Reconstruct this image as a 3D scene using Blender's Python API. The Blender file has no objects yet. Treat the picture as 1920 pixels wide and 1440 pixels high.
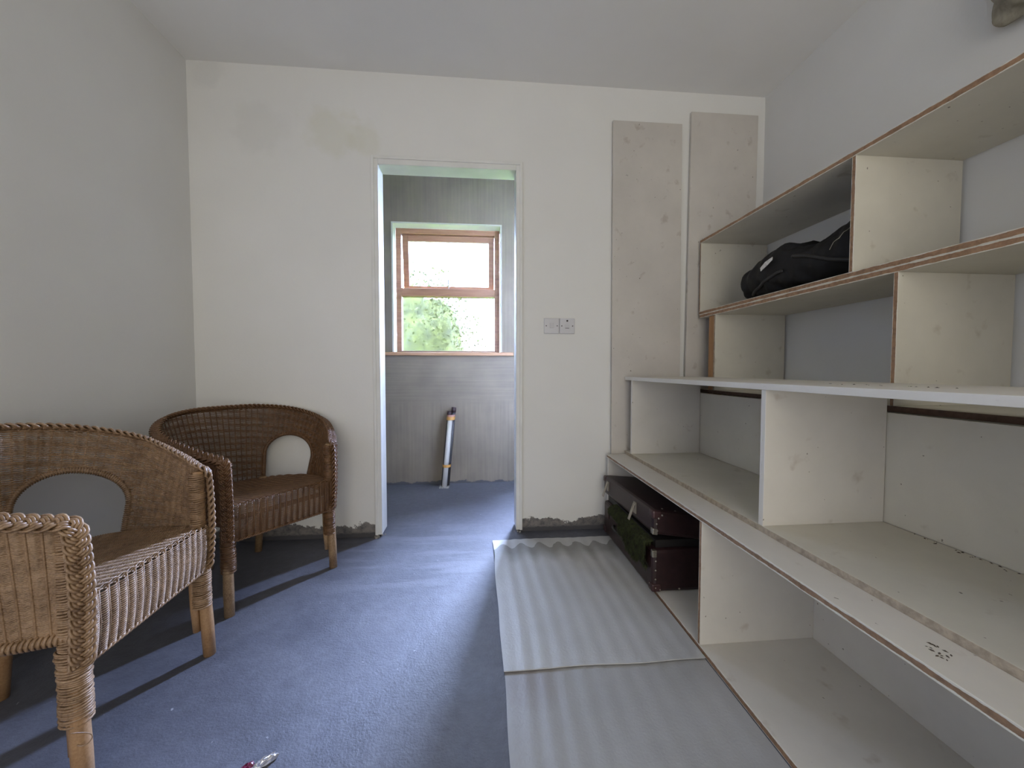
import bpy, math, random
import numpy as np
from mathutils import Vector, Matrix, noise

random.seed(7); np.random.seed(7)
SC = bpy.context.scene
COL = SC.collection

# ------------------------------------------------------------------ camera
F_PX = 722.0
YAW = math.atan(63 / F_PX)
PITCH = -math.atan(27 / math.hypot(F_PX, 63))
cam_d = bpy.data.cameras.new('camera')
cam_d.sensor_fit = 'HORIZONTAL'; cam_d.sensor_width = 36.0
cam_d.lens = 36.0 * F_PX / 1920.0
cam_d.clip_start = 0.02
cam = bpy.data.objects.new('camera', cam_d); COL.objects.link(cam)
cam.location = (0, 0, 0.90)
cam.rotation_euler = (math.pi / 2 + PITCH, 0, -YAW)
SC.camera = cam

# ------------------------------------------------------------------ world, light, exposure
SC.view_settings.view_transform = 'Standard'
SC.view_settings.look = 'None'
SC.view_settings.gamma = 1.0
SC.view_settings.use_curve_mapping = False
SC.view_settings.exposure = 0.0
WORLD_STRENGTH = 700.0
w = bpy.data.worlds.new('sky'); SC.world = w; w.use_nodes = True
bg = w.node_tree.nodes['Background']
bg.inputs['Color'].default_value = (0.50, 0.62, 1.0, 1); bg.inputs['Strength'].default_value = WORLD_STRENGTH

def area(name, loc, rot, sx, sy, energy=0, color=(1, 1, 1), portal=False):
    l = bpy.data.lights.new(name, 'AREA'); l.shape = 'RECTANGLE'; l.size = sx; l.size_y = sy
    l.energy = energy; l.color = color
    if portal: l.cycles.is_portal = True
    o = bpy.data.objects.new(name, l); COL.objects.link(o); o.location = loc; o.rotation_euler = rot
    return o
# sky portals in the two windows of the back room
area('window_portal', (-0.23, 3.262, 1.53), (-math.pi / 2, 0, 0), 0.84, 1.02, portal=True)
area('window_portal', (0.54, 3.262, 1.70), (-math.pi / 2, 0, 0), 0.28, 1.10, portal=True)
# daylight in the window of the wall behind the camera
area('rear_window_daylight', (0.25, -1.685, 1.07), (math.pi / 2, 0, 0), 1.5, 1.95, energy=35, color=(1.0, 0.95, 0.85))

# ------------------------------------------------------------------ materials
def mat(name):
    m = bpy.data.materials.new(name); m.use_nodes = True
    return m, m.node_tree.nodes, m.node_tree.links
def nd(N, typ, **kw):
    n = N.new(typ)
    for k, v in kw.items():
        if k in n.inputs: n.inputs[k].default_value = v
        else: setattr(n, k, v)
    return n
def ramp(N, L, src, stops):
    r = N.new('ShaderNodeValToRGB'); e = r.color_ramp.elements
    while len(e) < len(stops): e.new(0.5)
    for i, (p, c) in enumerate(stops):
        e[i].position = p; e[i].color = (c if len(c) == 4 else (*c, 1)) if hasattr(c, '__len__') else (c, c, c, 1)
    L.new(src, r.inputs['Fac']); return r
def coords(N, L, kind='Object', scale=(1, 1, 1)):
    t = N.new('ShaderNodeTexCoord'); mp = N.new('ShaderNodeMapping'); mp.inputs['Scale'].default_value = scale
    L.new(t.outputs[kind], mp.inputs['Vector']); return mp.outputs['Vector']
def noise_n(N, L, vec, scale, detail=4, rough=0.55, dist=0.0):
    n = N.new('ShaderNodeTexNoise'); n.inputs['Scale'].default_value = scale; n.inputs['Detail'].default_value = detail
    n.inputs['Roughness'].default_value = rough; n.inputs['Distortion'].default_value = dist
    if vec is not None: L.new(vec, n.inputs['Vector'])
    return n
def mixc(N, L, fac, a, b, mode='MIX'):
    m = N.new('ShaderNodeMix'); m.data_type = 'RGBA'; m.blend_type = mode
    for sock, v in ((m.inputs[0], fac), (m.inputs[6], a), (m.inputs[7], b)):
        if hasattr(v, 'is_linked') or hasattr(v, 'links'): L.new(v, sock)
        elif hasattr(v, '__len__'): sock.default_value = (*v, 1) if len(v) == 3 else v
        else: sock.default_value = v
    return m.outputs[2]
def math_n(N, L, op, a, b=None, c=None, clamp=False):
    m = N.new('ShaderNodeMath'); m.operation = op; m.use_clamp = clamp
    for i, v in enumerate((a, b, c)):
        if v is None: continue
        if hasattr(v, 'links'): L.new(v, m.inputs[i])
        else: m.inputs[i].default_value = v
    return m.outputs[0]
def bump(N, L, h, strength, dist, bsdf):
    b = N.new('ShaderNodeBump'); b.inputs['Strength'].default_value = strength; b.inputs['Distance'].default_value = dist
    L.new(h, b.inputs['Height']); L.new(b.outputs['Normal'], bsdf.inputs['Normal']); return b
def P(N): return N['Principled BSDF']
def world_pos(N, L):
    g = N.new('ShaderNodeNewGeometry'); s = N.new('ShaderNodeSeparateXYZ'); L.new(g.outputs['Position'], s.inputs[0])
    return g.outputs['Position'], s.outputs

M = {}
def plain(name, col, rough=0.6, metal=0.0, var=0.0, vscale=20, bmp=0.0, bscale=200, spec=0.5):
    m, N, L = mat(name); b = P(N)
    b.inputs['Roughness'].default_value = rough; b.inputs['Metallic'].default_value = metal
    b.inputs['Base Color'].default_value = (*col, 1); b.inputs['Specular IOR Level'].default_value = spec
    v = coords(N, L)
    if var:
        n = noise_n(N, L, v, vscale)
        r = ramp(N, L, n.outputs['Fac'], [(0.3, tuple(c * (1 - var) for c in col)), (0.7, tuple(min(1, c * (1 + var)) for c in col))])
        L.new(r.outputs['Color'], b.inputs['Base Color'])
    if bmp:
        n2 = noise_n(N, L, v, bscale, 3); bump(N, L, n2.outputs['Fac'], bmp, 0.002, b)
    M[name] = m; return m

def wall_paint(name, base, skirt=False, patches=()):
    """white emulsion on plaster; optional bare cement strip at the foot; stains at given spots"""
    m, N, L = mat(name); b = P(N); b.inputs['Roughness'].default_value = 0.75
    pos, xyz = world_pos(N, L)
    n1 = noise_n(N, L, pos, 1.7, 5)
    col = ramp(N, L, n1.outputs['Fac'], [(0.3, tuple(c * 0.94 for c in base)), (0.7, base)]).outputs['Color']
    for (c, rad, tint, amt) in patches:
        d = N.new('ShaderNodeVectorMath'); d.operation = 'DISTANCE'; L.new(pos, d.inputs[0]); d.inputs[1].default_value = c
        n = noise_n(N, L, pos, 9, 4)
        f = math_n(N, L, 'ADD', d.outputs['Value'], math_n(N, L, 'MULTIPLY_ADD', n.outputs['Fac'], -rad * 1.6, rad * 0.8))
        mask = ramp(N, L, f, [(rad * 0.55, amt), (rad, 0.0)]).outputs['Color']
        col = mixc(N, L, mask, col, tint)
    h = noise_n(N, L, pos, 90, 4).outputs['Fac']
    if skirt:
        n2 = noise_n(N, L, pos, 7, 6, 0.7)
        n3 = noise_n(N, L, pos, 45, 4, 0.6)
        zz = math_n(N, L, 'ADD', xyz[2], math_n(N, L, 'MULTIPLY_ADD', n2.outputs['Fac'], -0.16, 0.08))
        mk = ramp(N, L, zz, [(0.066, 1.0), (0.070, 0.0)]).outputs['Color']
        cem = ramp(N, L, n3.outputs['Fac'], [(0.35, (0.10, 0.098, 0.10)), (0.6, (0.22, 0.20, 0.185))]).outputs['Color']
        zl = math_n(N, L, 'ADD', xyz[2], math_n(N, L, 'MULTIPLY_ADD', n3.outputs['Fac'], -0.03, 0.015))
        dark = ramp(N, L, zl, [(0.020, 1.0), (0.026, 0.0)]).outputs['Color']
        cem = mixc(N, L, dark, cem, (0.07, 0.068, 0.075))
        col = mixc(N, L, mk, col, cem)
        h = math_n(N, L, 'SUBTRACT', h, math_n(N, L, 'MULTIPLY', mk, 2.5))
    L.new(col, b.inputs['Base Color']); bump(N, L, h, 0.12, 0.003, b)
    M[name] = m
YEL = (0.62, 0.60, 0.44)
wall_paint('wall_white', (0.80, 0.79, 0.755), True,
           [((-0.75, 2.1, 2.13), 0.16, YEL, 0.3), ((-0.58, 2.1, 2.10), 0.11, YEL, 0.25), ((-1.1, 2.1, 2.13), 0.15, (0.62, 0.61, 0.56), 0.25),
            ((-1.35, 2.1, 2.38), 0.10, (0.6, 0.59, 0.56), 0.3)])
wall_paint('wall_side', (0.74, 0.735, 0.71), True)
wall_paint('ceiling_white', (0.85, 0.84, 0.81))
wall_paint('reveal_white', (0.74, 0.73, 0.66), False)

def cement(name, base, lo):
    m, N, L = mat(name); b = P(N); b.inputs['Roughness'].default_value = 0.8
    pos, xyz = world_pos(N, L)
    sv = N.new('ShaderNodeMapping'); sv.inputs['Scale'].default_value = (60, 60, 2.0); L.new(pos, sv.inputs['Vector'])
    sh = N.new('ShaderNodeMapping'); sh.inputs['Scale'].default_value = (2.0, 60, 70); L.new(pos, sh.inputs['Vector'])
    a = noise_n(N, L, sv.outputs['Vector'], 1.0, 3); c = noise_n(N, L, sh.outputs['Vector'], 1.0, 3)
    mk = ramp(N, L, xyz[2], [(0.60, 0.0), (0.68, 1.0)]).outputs['Color']
    mk2 = ramp(N, L, math_n(N, L, 'MULTIPLY', xyz[2], 0.5), [(0.50, 1.0), (0.53, 0.0)]).outputs['Color']
    band = math_n(N, L, 'MULTIPLY', mk, mk2)
    st = mixc(N, L, band, a.outputs['Color'], c.outputs['Color'])
    bl = noise_n(N, L, pos, 3.0, 5)
    f = math_n(N, L, 'ADD', math_n(N, L, 'MULTIPLY', st, 0.45), math_n(N, L, 'MULTIPLY', bl.outputs['Fac'], 0.55))
    col = ramp(N, L, f, [(0.36, lo), (0.62, base)]).outputs['Color']
    n3 = noise_n(N, L, pos, 14, 4)
    zl = math_n(N, L, 'ADD', xyz[2], math_n(N, L, 'MULTIPLY_ADD', n3.outputs['Fac'], -0.07, 0.035))
    dk = ramp(N, L, zl, [(0.012, 1.0), (0.02, 0.0)]).outputs['Color']
    col = mixc(N, L, dk, col, (0.06, 0.06, 0.065))
    L.new(col, b.inputs['Base Color']); bump(N, L, st, 0.35, 0.003, b)
    M[name] = m
cement('cement_plaster', (0.208, 0.170, 0.125), (0.142, 0.116, 0.087))

def concrete_floor():
    m, N, L = mat('concrete_floor'); b = P(N)
    pos, xyz = world_pos(N, L)
    n1 = noise_n(N, L, pos, 2.2, 6, 0.6, 0.6); n2 = noise_n(N, L, pos, 30, 5, 0.65); n3 = noise_n(N, L, pos, 140, 4, 0.6)
    c1 = ramp(N, L, n1.outputs['Fac'], [(0.32, (0.076, 0.079, 0.097)), (0.5, (0.098, 0.102, 0.124)), (0.66, (0.125, 0.129, 0.152))]).outputs['Color']
    c2 = ramp(N, L, n2.outputs['Fac'], [(0.3, 0.82), (0.7, 1.1)]).outputs['Color']
    col = mixc(N, L, 1.0, c1, c2, 'MULTIPLY')
    sp = noise_n(N, L, pos, 55, 2, 0.5)
    spk = ramp(N, L, sp.outputs['Fac'], [(0.755, 0.0), (0.775, 0.8)]).outputs['Color']
    col = mixc(N, L, spk, col, (0.36, 0.36, 0.38))
    # trowelled light smear in front of the doorway
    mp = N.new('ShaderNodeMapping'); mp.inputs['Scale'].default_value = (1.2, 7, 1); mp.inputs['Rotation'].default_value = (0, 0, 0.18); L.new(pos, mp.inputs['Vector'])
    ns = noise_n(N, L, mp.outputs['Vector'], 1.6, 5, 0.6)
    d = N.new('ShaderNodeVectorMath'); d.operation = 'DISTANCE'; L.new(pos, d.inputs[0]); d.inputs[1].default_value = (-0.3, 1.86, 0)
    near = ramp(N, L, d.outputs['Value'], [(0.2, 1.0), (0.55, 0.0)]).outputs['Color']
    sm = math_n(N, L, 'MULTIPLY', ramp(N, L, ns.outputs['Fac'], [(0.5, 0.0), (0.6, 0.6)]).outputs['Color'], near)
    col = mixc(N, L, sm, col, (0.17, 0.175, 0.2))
    L.new(col, b.inputs['Base Color'])
    r = ramp(N, L, n1.outputs['Fac'], [(0.3, 0.42), (0.7, 0.62)]).outputs['Color']; L.new(r, b.inputs['Roughness'])
    h = math_n(N, L, 'ADD', math_n(N, L, 'MULTIPLY', n2.outputs['Fac'], 0.6), math_n(N, L, 'MULTIPLY', n3.outputs['Fac'], 0.5))
    bump(N, L, h, 0.75, 0.004, b)
    M['concrete_floor'] = m
concrete_floor()

def shelf_paint(name, base, smudge, th=0.66):
    m, N, L = mat(name); b = P(N); b.inputs['Roughness'].default_value = 0.6
    pos, xyz = world_pos(N, L)
    n1 = noise_n(N, L, pos, 3.5, 5, 0.6); n2 = noise_n(N, L, pos, 16, 3, 0.5); n3 = noise_n(N, L, pos, 60, 2, 0.5)
    col = ramp(N, L, n1.outputs['Fac'], [(0.3, tuple(c * 0.88 for c in base)), (0.65, base)]).outputs['Color']
    s = ramp(N, L, n2.outputs['Fac'], [(th, 0.0), (th + 0.1, 0.6)]).outputs['Color']
    col = mixc(N, L, s, col, smudge)
    k = ramp(N, L, n3.outputs['Fac'], [(0.745, 0.0), (0.77, 0.85)]).outputs['Color']
    col = mixc(N, L, k, col, (0.14, 0.11, 0.08))
    L.new(col, b.inputs['Base Color']); bump(N, L, noise_n(N, L, pos, 120, 3).outputs['Fac'], 0.1, 0.002, b)
    M[name] = m
shelf_paint('board_paint', (0.70, 0.665, 0.60), (0.47, 0.41, 0.34))
shelf_paint('board_cream', (0.66, 0.625, 0.53), (0.45, 0.40, 0.31))
shelf_paint('tall_board', (0.62, 0.58, 0.525), (0.38, 0.32, 0.265), 0.64)

def raw_edge(name, wood, paint, lo=0.55, seam=False):
    """raw board edge with a ragged line of paint along both arrises (UV v runs across the thickness)"""
    m, N, L = mat(name); b = P(N); b.inputs['Roughness'].default_value = 0.75
    uv = N.new('ShaderNodeTexCoord'); s = N.new('ShaderNodeSeparateXYZ'); L.new(uv.outputs['UV'], s.inputs[0])
    pos, _ = world_pos(N, L)
    t = math_n(N, L, 'ABSOLUTE', math_n(N, L, 'MULTIPLY_ADD', s.outputs[1], 2.0, -1.0))
    n = noise_n(N, L, pos, 22, 5, 0.65)
    f = math_n(N, L, 'ADD', t, math_n(N, L, 'MULTIPLY', n.outputs['Fac'], 0.9))
    mk = ramp(N, L, math_n(N, L, 'MULTIPLY', f, 0.5), [(lo + 0.11, 0.0), (lo + 0.14, 1.0)]).outputs['Color']
    g = N.new('ShaderNodeMapping'); g.inputs['Scale'].default_value = (1, 6, 6); L.new(pos, g.inputs['Vector'])
    nw = noise_n(N, L, g.outputs['Vector'], 12, 5, 0.6)
    wc = ramp(N, L, nw.outputs['Fac'], [(0.3, tuple(c * 0.55 for c in wood)), (0.65, wood)]).outputs['Color']
    col = mixc(N, L, mk, wc, paint)
    L.new(col, b.inputs['Base Color']); bump(N, L, mk, 0.5, 0.002, b)
    M[name] = m
raw_edge('edge_raw', (0.36, 0.215, 0.125), (0.66, 0.62, 0.54), 0.45)
raw_edge('edge_chipped', (0.33, 0.21, 0.13), (0.70, 0.68, 0.61), 0.37)
raw_edge('edge_painted', (0.42, 0.34, 0.25), (0.72, 0.70, 0.65), 0.05)
raw_edge('edge_taupe', (0.46, 0.385, 0.295), (0.62, 0.58, 0.48), 0.68)
raw_edge('edge_dark', (0.13, 0.075, 0.05), (0.4, 0.36, 0.3), 0.70)

def wood(name, c1, c2, rough=0.55, axis=2, sc=14):
    m, N, L = mat(name); b = P(N); b.inputs['Roughness'].default_value = rough
    s = [sc, sc, sc]; s[axis] = sc * 0.08
    v = coords(N, L, 'Object', tuple(s)); n = noise_n(N, L, v, 3.0, 5, 0.6, 0.8)
    r = ramp(N, L, n.outputs['Fac'], [(0.3, c1), (0.65, c2)]); L.new(r.outputs['Color'], b.inputs['Base Color'])
    bump(N, L, n.outputs['Fac'], 0.15, 0.002, b); M[name] = m
wood('window_wood', (0.20, 0.092, 0.052), (0.30, 0.15, 0.092), 0.5, 0)
wood('sill_wood', (0.36, 0.19, 0.10), (0.50, 0.29, 0.17), 0.5, 0)
wood('raw_batten', (0.30, 0.15, 0.06), (0.47, 0.26, 0.12), 0.65, 2)

def wicker(name, dark, light, sc=26):
    m, N, L = mat(name); b = P(N); b.inputs['Roughness'].default_value = 0.42
    v = coords(N, L, 'Object'); n = noise_n(N, L, v, sc, 4, 0.7); n2 = noise_n(N, L, v, 260, 2, 0.5)
    f = math_n(N, L, 'ADD', math_n(N, L, 'MULTIPLY', n.outputs['Fac'], 0.6), math_n(N, L, 'MULTIPLY', n2.outputs['Fac'], 0.4))
    r = ramp(N, L, f, [(0.32, dark), (0.62, light)]); L.new(r.outputs['Color'], b.inputs['Base Color']); M[name] = m
wicker('wicker_tan', (0.12, 0.066, 0.032), (0.345, 0.222, 0.128))
wicker('wicker_brown', (0.075, 0.033, 0.014), (0.20, 0.105, 0.048))
wicker('cane_pole_tan', (0.24, 0.125, 0.055), (0.40, 0.24, 0.12), 12)
wicker('cane_pole_brown', (0.12, 0.06, 0.03), (0.42, 0.28, 0.15), 10)

def foam_mat(name, base, stain, scallop):
    m, N, L = mat(name); b = P(N); b.inputs['Roughness'].default_value = 0.38; b.inputs['Specular IOR Level'].default_value = 0.5
    pos, xyz = world_pos(N, L)
    n1 = noise_n(N, L, pos, 5, 4); n2 = noise_n(N, L, pos, 170, 3, 0.5)
    col = ramp(N, L, n1.outputs['Fac'], [(0.3, tuple(c * 0.88 for c in base)), (0.7, base)]).outputs['Color']
    if scallop:      # damp grey film with a scalloped outline just inside the far edge
        wv = math_n(N, L, 'SINE', math_n(N, L, 'MULTIPLY', xyz[0], 66))
        wob = noise_n(N, L, pos, 14, 3)
        edge = math_n(N, L, 'ADD', math_n(N, L, 'MULTIPLY_ADD', wv, 0.030, 1.905), math_n(N, L, 'MULTIPLY_ADD', wob.outputs['Fac'], 0.07, -0.035))
        d = math_n(N, L, 'SUBTRACT', edge, xyz[1])
        on = math_n(N, L, 'GREATER_THAN', d, 0.0)
        fade = ramp(N, L, d, [(0.0, 1.0), (0.05, 0.9), (0.16, 0.0)]).outputs['Color']
        col = mixc(N, L, math_n(N, L, 'MULTIPLY', on, fade), col, stain)
    else:
        d = N.new('ShaderNodeVectorMath'); d.operation = 'DISTANCE'; L.new(pos, d.inputs[0]); d.inputs[1].default_value = (0.14, 1.08, 0)
        mk = ramp(N, L, d.outputs['Value'], [(0.03, 0.75), (0.13, 0.0)]).outputs['Color']
        col = mixc(N, L, mk, col, stain)
    L.new(col, b.inputs['Base Color']); bump(N, L, n2.outputs['Fac'], 0.35, 0.002, b); M[name] = m
foam_mat('foam_far', (0.50, 0.502, 0.50), (0.23, 0.228, 0.215), True)
foam_mat('foam_near', (0.39, 0.39, 0.388), (0.27, 0.245, 0.235), False)

def glass_pane(name, tint):
    m, N, L = mat(name); N.remove(P(N)); out = N['Material Output']
    t = nd(N, 'ShaderNodeBsdfTransparent', Color=tint); tr = nd(N, 'ShaderNodeBsdfTranslucent', Color=tint)
    g = nd(N, 'ShaderNodeBsdfGlossy', Color=(1, 1, 1, 1), Roughness=0.15)
    v = coords(N, L); n = noise_n(N, L, v, 120, 2); bb = N.new('ShaderNodeBump'); bb.inputs['Strength'].default_value = 0.3
    L.new(n.outputs['Fac'], bb.inputs['Height']); L.new(bb.outputs['Normal'], g.inputs['Normal'])
    a = N.new('ShaderNodeMixShader'); a.inputs[0].default_value = 0.0015; L.new(t.outputs[0], a.inputs[1]); L.new(tr.outputs[0], a.inputs[2])
    c = N.new('ShaderNodeMixShader'); c.inputs[0].default_value = 0.05; L.new(a.outputs[0], c.inputs[1]); L.new(g.outputs[0], c.inputs[2])
    L.new(c.outputs[0], out.inputs['Surface']); M[name] = m
glass_pane('frosted_glass', (0.20, 0.205, 0.20, 1))
glass_pane('clear_glass', (0.96, 0.97, 0.965, 1))

plain('joinery_white', (0.76, 0.755, 0.72), 0.5, var=0.05, vscale=8)
plain('switch_plastic', (0.60, 0.59, 0.61), 0.35)
plain('switch_darker', (0.56, 0.55, 0.57), 0.35)  # slightly darker plastic for the rocker and fuse cover
plain('screw_dark', (0.10, 0.09, 0.09), 0.4, 0.6)
plain('indicator_dark', (0.025, 0.012, 0.012), 0.3)
plain('gap_dark', (0.03, 0.03, 0.03), 0.9)
plain('suitcase_maroon', (0.023, 0.0085, 0.0095), 0.42, var=0.3, vscale=40, bmp=0.15, bscale=350)
plain('suitcase_trim', (0.045, 0.018, 0.02), 0.42, var=0.2, bmp=0.1)
plain('brass_metal', (0.36, 0.33, 0.28), 0.38, 0.85, var=0.2)
plain('suitcase_black', (0.012, 0.01, 0.01), 0.55)
plain('green_pile', (0.032, 0.038, 0.010), 0.9, var=0.7, vscale=45)
plain('bag_black', (0.0065, 0.0065, 0.008), 0.62, var=0.4, vscale=14, bmp=0.25, bscale=90, spec=0.3)
plain('bag_strap', (0.010, 0.010, 0.011), 0.5)
plain('tag_white', (0.62, 0.61, 0.58), 0.6, var=0.25, vscale=60)
plain('pipe_white', (0.74, 0.73, 0.71), 0.35, var=0.05)
plain('pipe_dark', (0.035, 0.033, 0.035), 0.45)
plain('pipe_end', (0.030, 0.014, 0.016), 0.5)
plain('tape_yellow', (0.50, 0.26, 0.07), 0.55, var=0.2, vscale=60)
plain('tape_pink', (0.42, 0.22, 0.19), 0.55, var=0.2, vscale=60)
plain('cloth_grey', (0.30, 0.275, 0.215), 0.9, var=0.35, vscale=22, bmp=0.4, bscale=160)
plain('wrapper_maroon', (0.14, 0.006, 0.04), 0.35, var=0.4, vscale=60)
plain('wrapper_silver', (0.68, 0.68, 0.72), 0.22, 0.7, var=0.3, vscale=90)
plain('grass', (0.22, 0.38, 0.03), 0.9, var=0.35, vscale=6)
plain('hedge_leaf', (0.066, 0.074, 0.0045), 0.7, var=0.5, vscale=9)
plain('opaque_backing', (0.8, 0.8, 0.78), 0.8)
plain('crumb', (0.07, 0.055, 0.04), 0.9)
plain('mortar_debris', (0.30, 0.29, 0.27), 0.95, var=0.4, vscale=60)

# ------------------------------------------------------------------ mesh helpers
class MB:
    """collects world-space geometry; build() links it as ONE mesh object under a parent"""
    def __init__(s): s.v = []; s.f = []; s.m = []; s.uv = {}; s.n = 0
    def add(s, V, Fc, mi=0, uvs=None):
        V = np.asarray(V, float).reshape(-1, 3); o = s.n
        s.v.append(V); s.n += len(V)
        for i, f in enumerate(Fc):
            if uvs is not None and uvs[i] is not None: s.uv[len(s.f)] = uvs[i]
            s.f.append(tuple(int(a) + o for a in f)); s.m.append(mi)
        return s
    def box(s, x0, x1, y0, y1, z0, z1, mi=0, edge=None):
        """edge: dict face-> material index, faces 'x-','x+','y-','y+','z-','z+'"""
        V = [(x0, y0, z0), (x1, y0, z0), (x1, y1, z0), (x0, y1, z0), (x0, y0, z1), (x1, y0, z1), (x1, y1, z1), (x0, y1, z1)]
        FS = {'z-': (3, 2, 1, 0), 'z+': (4, 5, 6, 7), 'y-': (0, 1, 5, 4), 'x+': (1, 2, 6, 5), 'y+': (2, 3, 7, 6), 'x-': (3, 0, 4, 7)}
        o = s.n; s.v.append(np.array(V, float)); s.n += 8
        for k, f in FS.items():
            m2 = (edge or {}).get(k, mi)
            ax = {'x': (1, 2), 'y': (0, 2), 'z': (0, 1)}[k[0]]
            P4 = np.array([V[i] for i in f]); a = P4[:, ax[0]]; b_ = P4[:, ax[1]]
            if np.ptp(a) < np.ptp(b_): a, b_ = b_, a
            b01 = (b_ - b_.min()) / max(1e-6, np.ptp(b_))
            s.uv[len(s.f)] = list(zip(a, b01))
            s.f.append(tuple(i + o for i in f)); s.m.append(m2)
        return s
    def tube(s, path, r, sides=8, normals=None, caps=True, closed=False, mi=0):
        p = np.asarray(path, float); n = len(p)
        r = np.broadcast_to(np.asarray(r, float), (n,))
        if closed: T = np.roll(p, -1, 0) - np.roll(p, 1, 0)
        else: T = np.gradient(p, axis=0)
        T /= np.maximum(1e-9, np.linalg.norm(T, axis=1))[:, None]
        if normals is None:
            ref = np.array([0.0, 0, 1]); Nn = np.cross(T, ref)
            bad = np.linalg.norm(Nn, axis=1) < 0.25
            if bad.any():
                ref = np.array([0.31, 0.95, 0.05]); Nn = np.cross(T, ref)
        else: Nn = np.asarray(normals, float) - T * (np.asarray(normals) * T).sum(1)[:, None]
        Nn /= np.maximum(1e-9, np.linalg.norm(Nn, axis=1))[:, None]
        B = np.cross(T, Nn)
        a = np.arange(sides) * 2 * math.pi / sides
        V = (p[:, None, :] + r[:, None, None] * (np.cos(a)[None, :, None] * Nn[:, None, :] + np.sin(a)[None, :, None] * B[:, None, :])).reshape(-1, 3)
        Fc = []
        m_ = n if closed else n - 1
        for i in range(m_):
            j = (i + 1) % n
            for k in range(sides):
                k2 = (k + 1) % sides
                Fc.append((i * sides + k, i * sides + k2, j * sides + k2, j * sides + k))
        if caps and not closed:
            Fc.append(tuple(range(sides))[::-1]); Fc.append(tuple((n - 1) * sides + k for k in range(sides)))
        return s.add(V, Fc, mi)
    def grid(s, G, mi=0, closed_u=False):
        G = np.asarray(G, float); a, b = G.shape[:2]; Fc = []
        for i in range(a if closed_u else a - 1):
            i2 = (i + 1) % a
            for j in range(b - 1): Fc.append((i * b + j, i2 * b + j, i2 * b + j + 1, i * b + j + 1))
        return s.add(G.reshape(-1, 3), Fc, mi)
    def mesh(s, name, mats, off=(0, 0, 0), smooth=False):
        V = np.concatenate(s.v) - np.asarray(off, float)
        me = bpy.data.meshes.new(name)
        me.from_pydata(V.tolist(), [], s.f)
        for m_ in mats: me.materials.append(M[m_])
        me.polygons.foreach_set('material_index', np.array(s.m, np.int32))
        if smooth: me.polygons.foreach_set('use_smooth', np.ones(len(s.f), bool))
        if s.uv:
            u = me.uv_layers.new(name='UVMap')
            for fi, uvs in s.uv.items():
                st = me.polygons[fi].loop_start
                for k, q in enumerate(uvs): u.data[st + k].uv = q
        me.update(); return me
    def build(s, name, mats, parent=None, off=None, smooth=False, bevel=0.0, kind=None, label=None):
        if isinstance(mats, str): mats = [mats]
        if off is None:
            if parent is not None: off = root_of(parent)['_base']
            else:
                V = np.concatenate(s.v); lo, hi = V.min(0), V.max(0)
                off = ((lo[0] + hi[0]) / 2, (lo[1] + hi[1]) / 2, lo[2])
        o = bpy.data.objects.new(name, s.mesh(name, mats, off, smooth)); COL.objects.link(o)
        if parent is not None: o.parent = parent
        else: o.location = off; BASE[o.name] = tuple(off)
        if bevel:
            b = o.modifiers.new('bevel', 'BEVEL'); b.width = bevel; b.segments = 2; b.limit_method = 'ANGLE'; b.angle_limit = 0.6
        if kind: o['kind'] = kind
        if label: o['label'] = label
        return o
BASE = {}
class _R(dict): pass
def root_of(o):
    while o.parent: o = o.parent
    return {'_base': BASE.get(o.name, (0, 0, 0))}
def tag(o, label, cat=None, group=None, kind=None):
    o['label'] = label
    if cat: o['category'] = cat
    if group: o['group'] = group
    if kind: o['kind'] = kind
    return o
def empty(name, loc, rz=0.0, base=None):
    o = bpy.data.objects.new(name, None); COL.objects.link(o); o.location = loc; o.rotation_euler = (0, 0, rz)
    o.empty_display_size = 0.1
    BASE[o.name] = tuple(loc) if base is None else base
    return o
def struct(name, mb, mats, label=None, parent=None, bevel=0.0):
    o = mb.build(name, mats, parent, bevel=bevel)
    if parent is None: o['kind'] = 'structure'
    if label: o['label'] = label
    return o
def spline(t, tk, vk):
    """smooth interpolation through key values"""
    tk = np.asarray(tk, float); vk = np.asarray(vk, float); t = np.clip(np.asarray(t, float), tk[0], tk[-1])
    d = np.gradient(vk, tk)
    i = np.clip(np.searchsorted(tk, t, 'right') - 1, 0, len(tk) - 2)
    h = tk[i + 1] - tk[i]; x = (t - tk[i]) / h
    return ((2 * x**3 - 3 * x**2 + 1) * vk[i] + (x**3 - 2 * x**2 + x) * h * d[i] + (-2 * x**3 + 3 * x**2) * vk[i + 1] + (x**3 - x**2) * h * d[i + 1])
def nz(p, s=1.0): return noise.noise(Vector((p[0] * s, p[1] * s, p[2] * s)))

# ------------------------------------------------------------------ room shell
XL, XR, YB, YR, H = -1.44, 1.62, 2.10, -1.70, 2.435
PT = 0.10                      # partition thickness
YT, YT2 = 3.05, 3.27           # outer wall of the back room
XT = 1.00                      # right wall of the back room
struct('floor', MB().box(XL - .15, XR + .15, YR - .15, YT2, -0.10, 0.0), 'concrete_floor', 'bare grey concrete floor')
struct('ceiling', MB().box(XL - .15, XR + .15, YR - .15, YB + PT * .5, H, H + 0.12), 'ceiling_white', 'plain white ceiling')
struct('ceiling', MB().box(XL - .15, XR + .15, YB + PT * .5, YT2, H, H + 0.12), 'cement_plaster', 'grey cement ceiling of the small back room')
struct('wall_left', MB().box(XL - .15, XL, YR - .15, YT2, 0, H), 'wall_side', 'white plaster wall behind the wicker chairs')
struct('wall_right', MB().box(XR, XR + .15, YR - .15, YB + PT, 0, H), 'wall_side', 'white plaster wall behind the shelving')
DX0, DX1, DZ = -0.549, 0.236, 1.998
mb = MB().box(XL, DX0, YB, YB + PT, 0, H).box(DX1, XR, YB, YB + PT, 0, H).box(DX0, DX1, YB, YB + PT, DZ, H)
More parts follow.
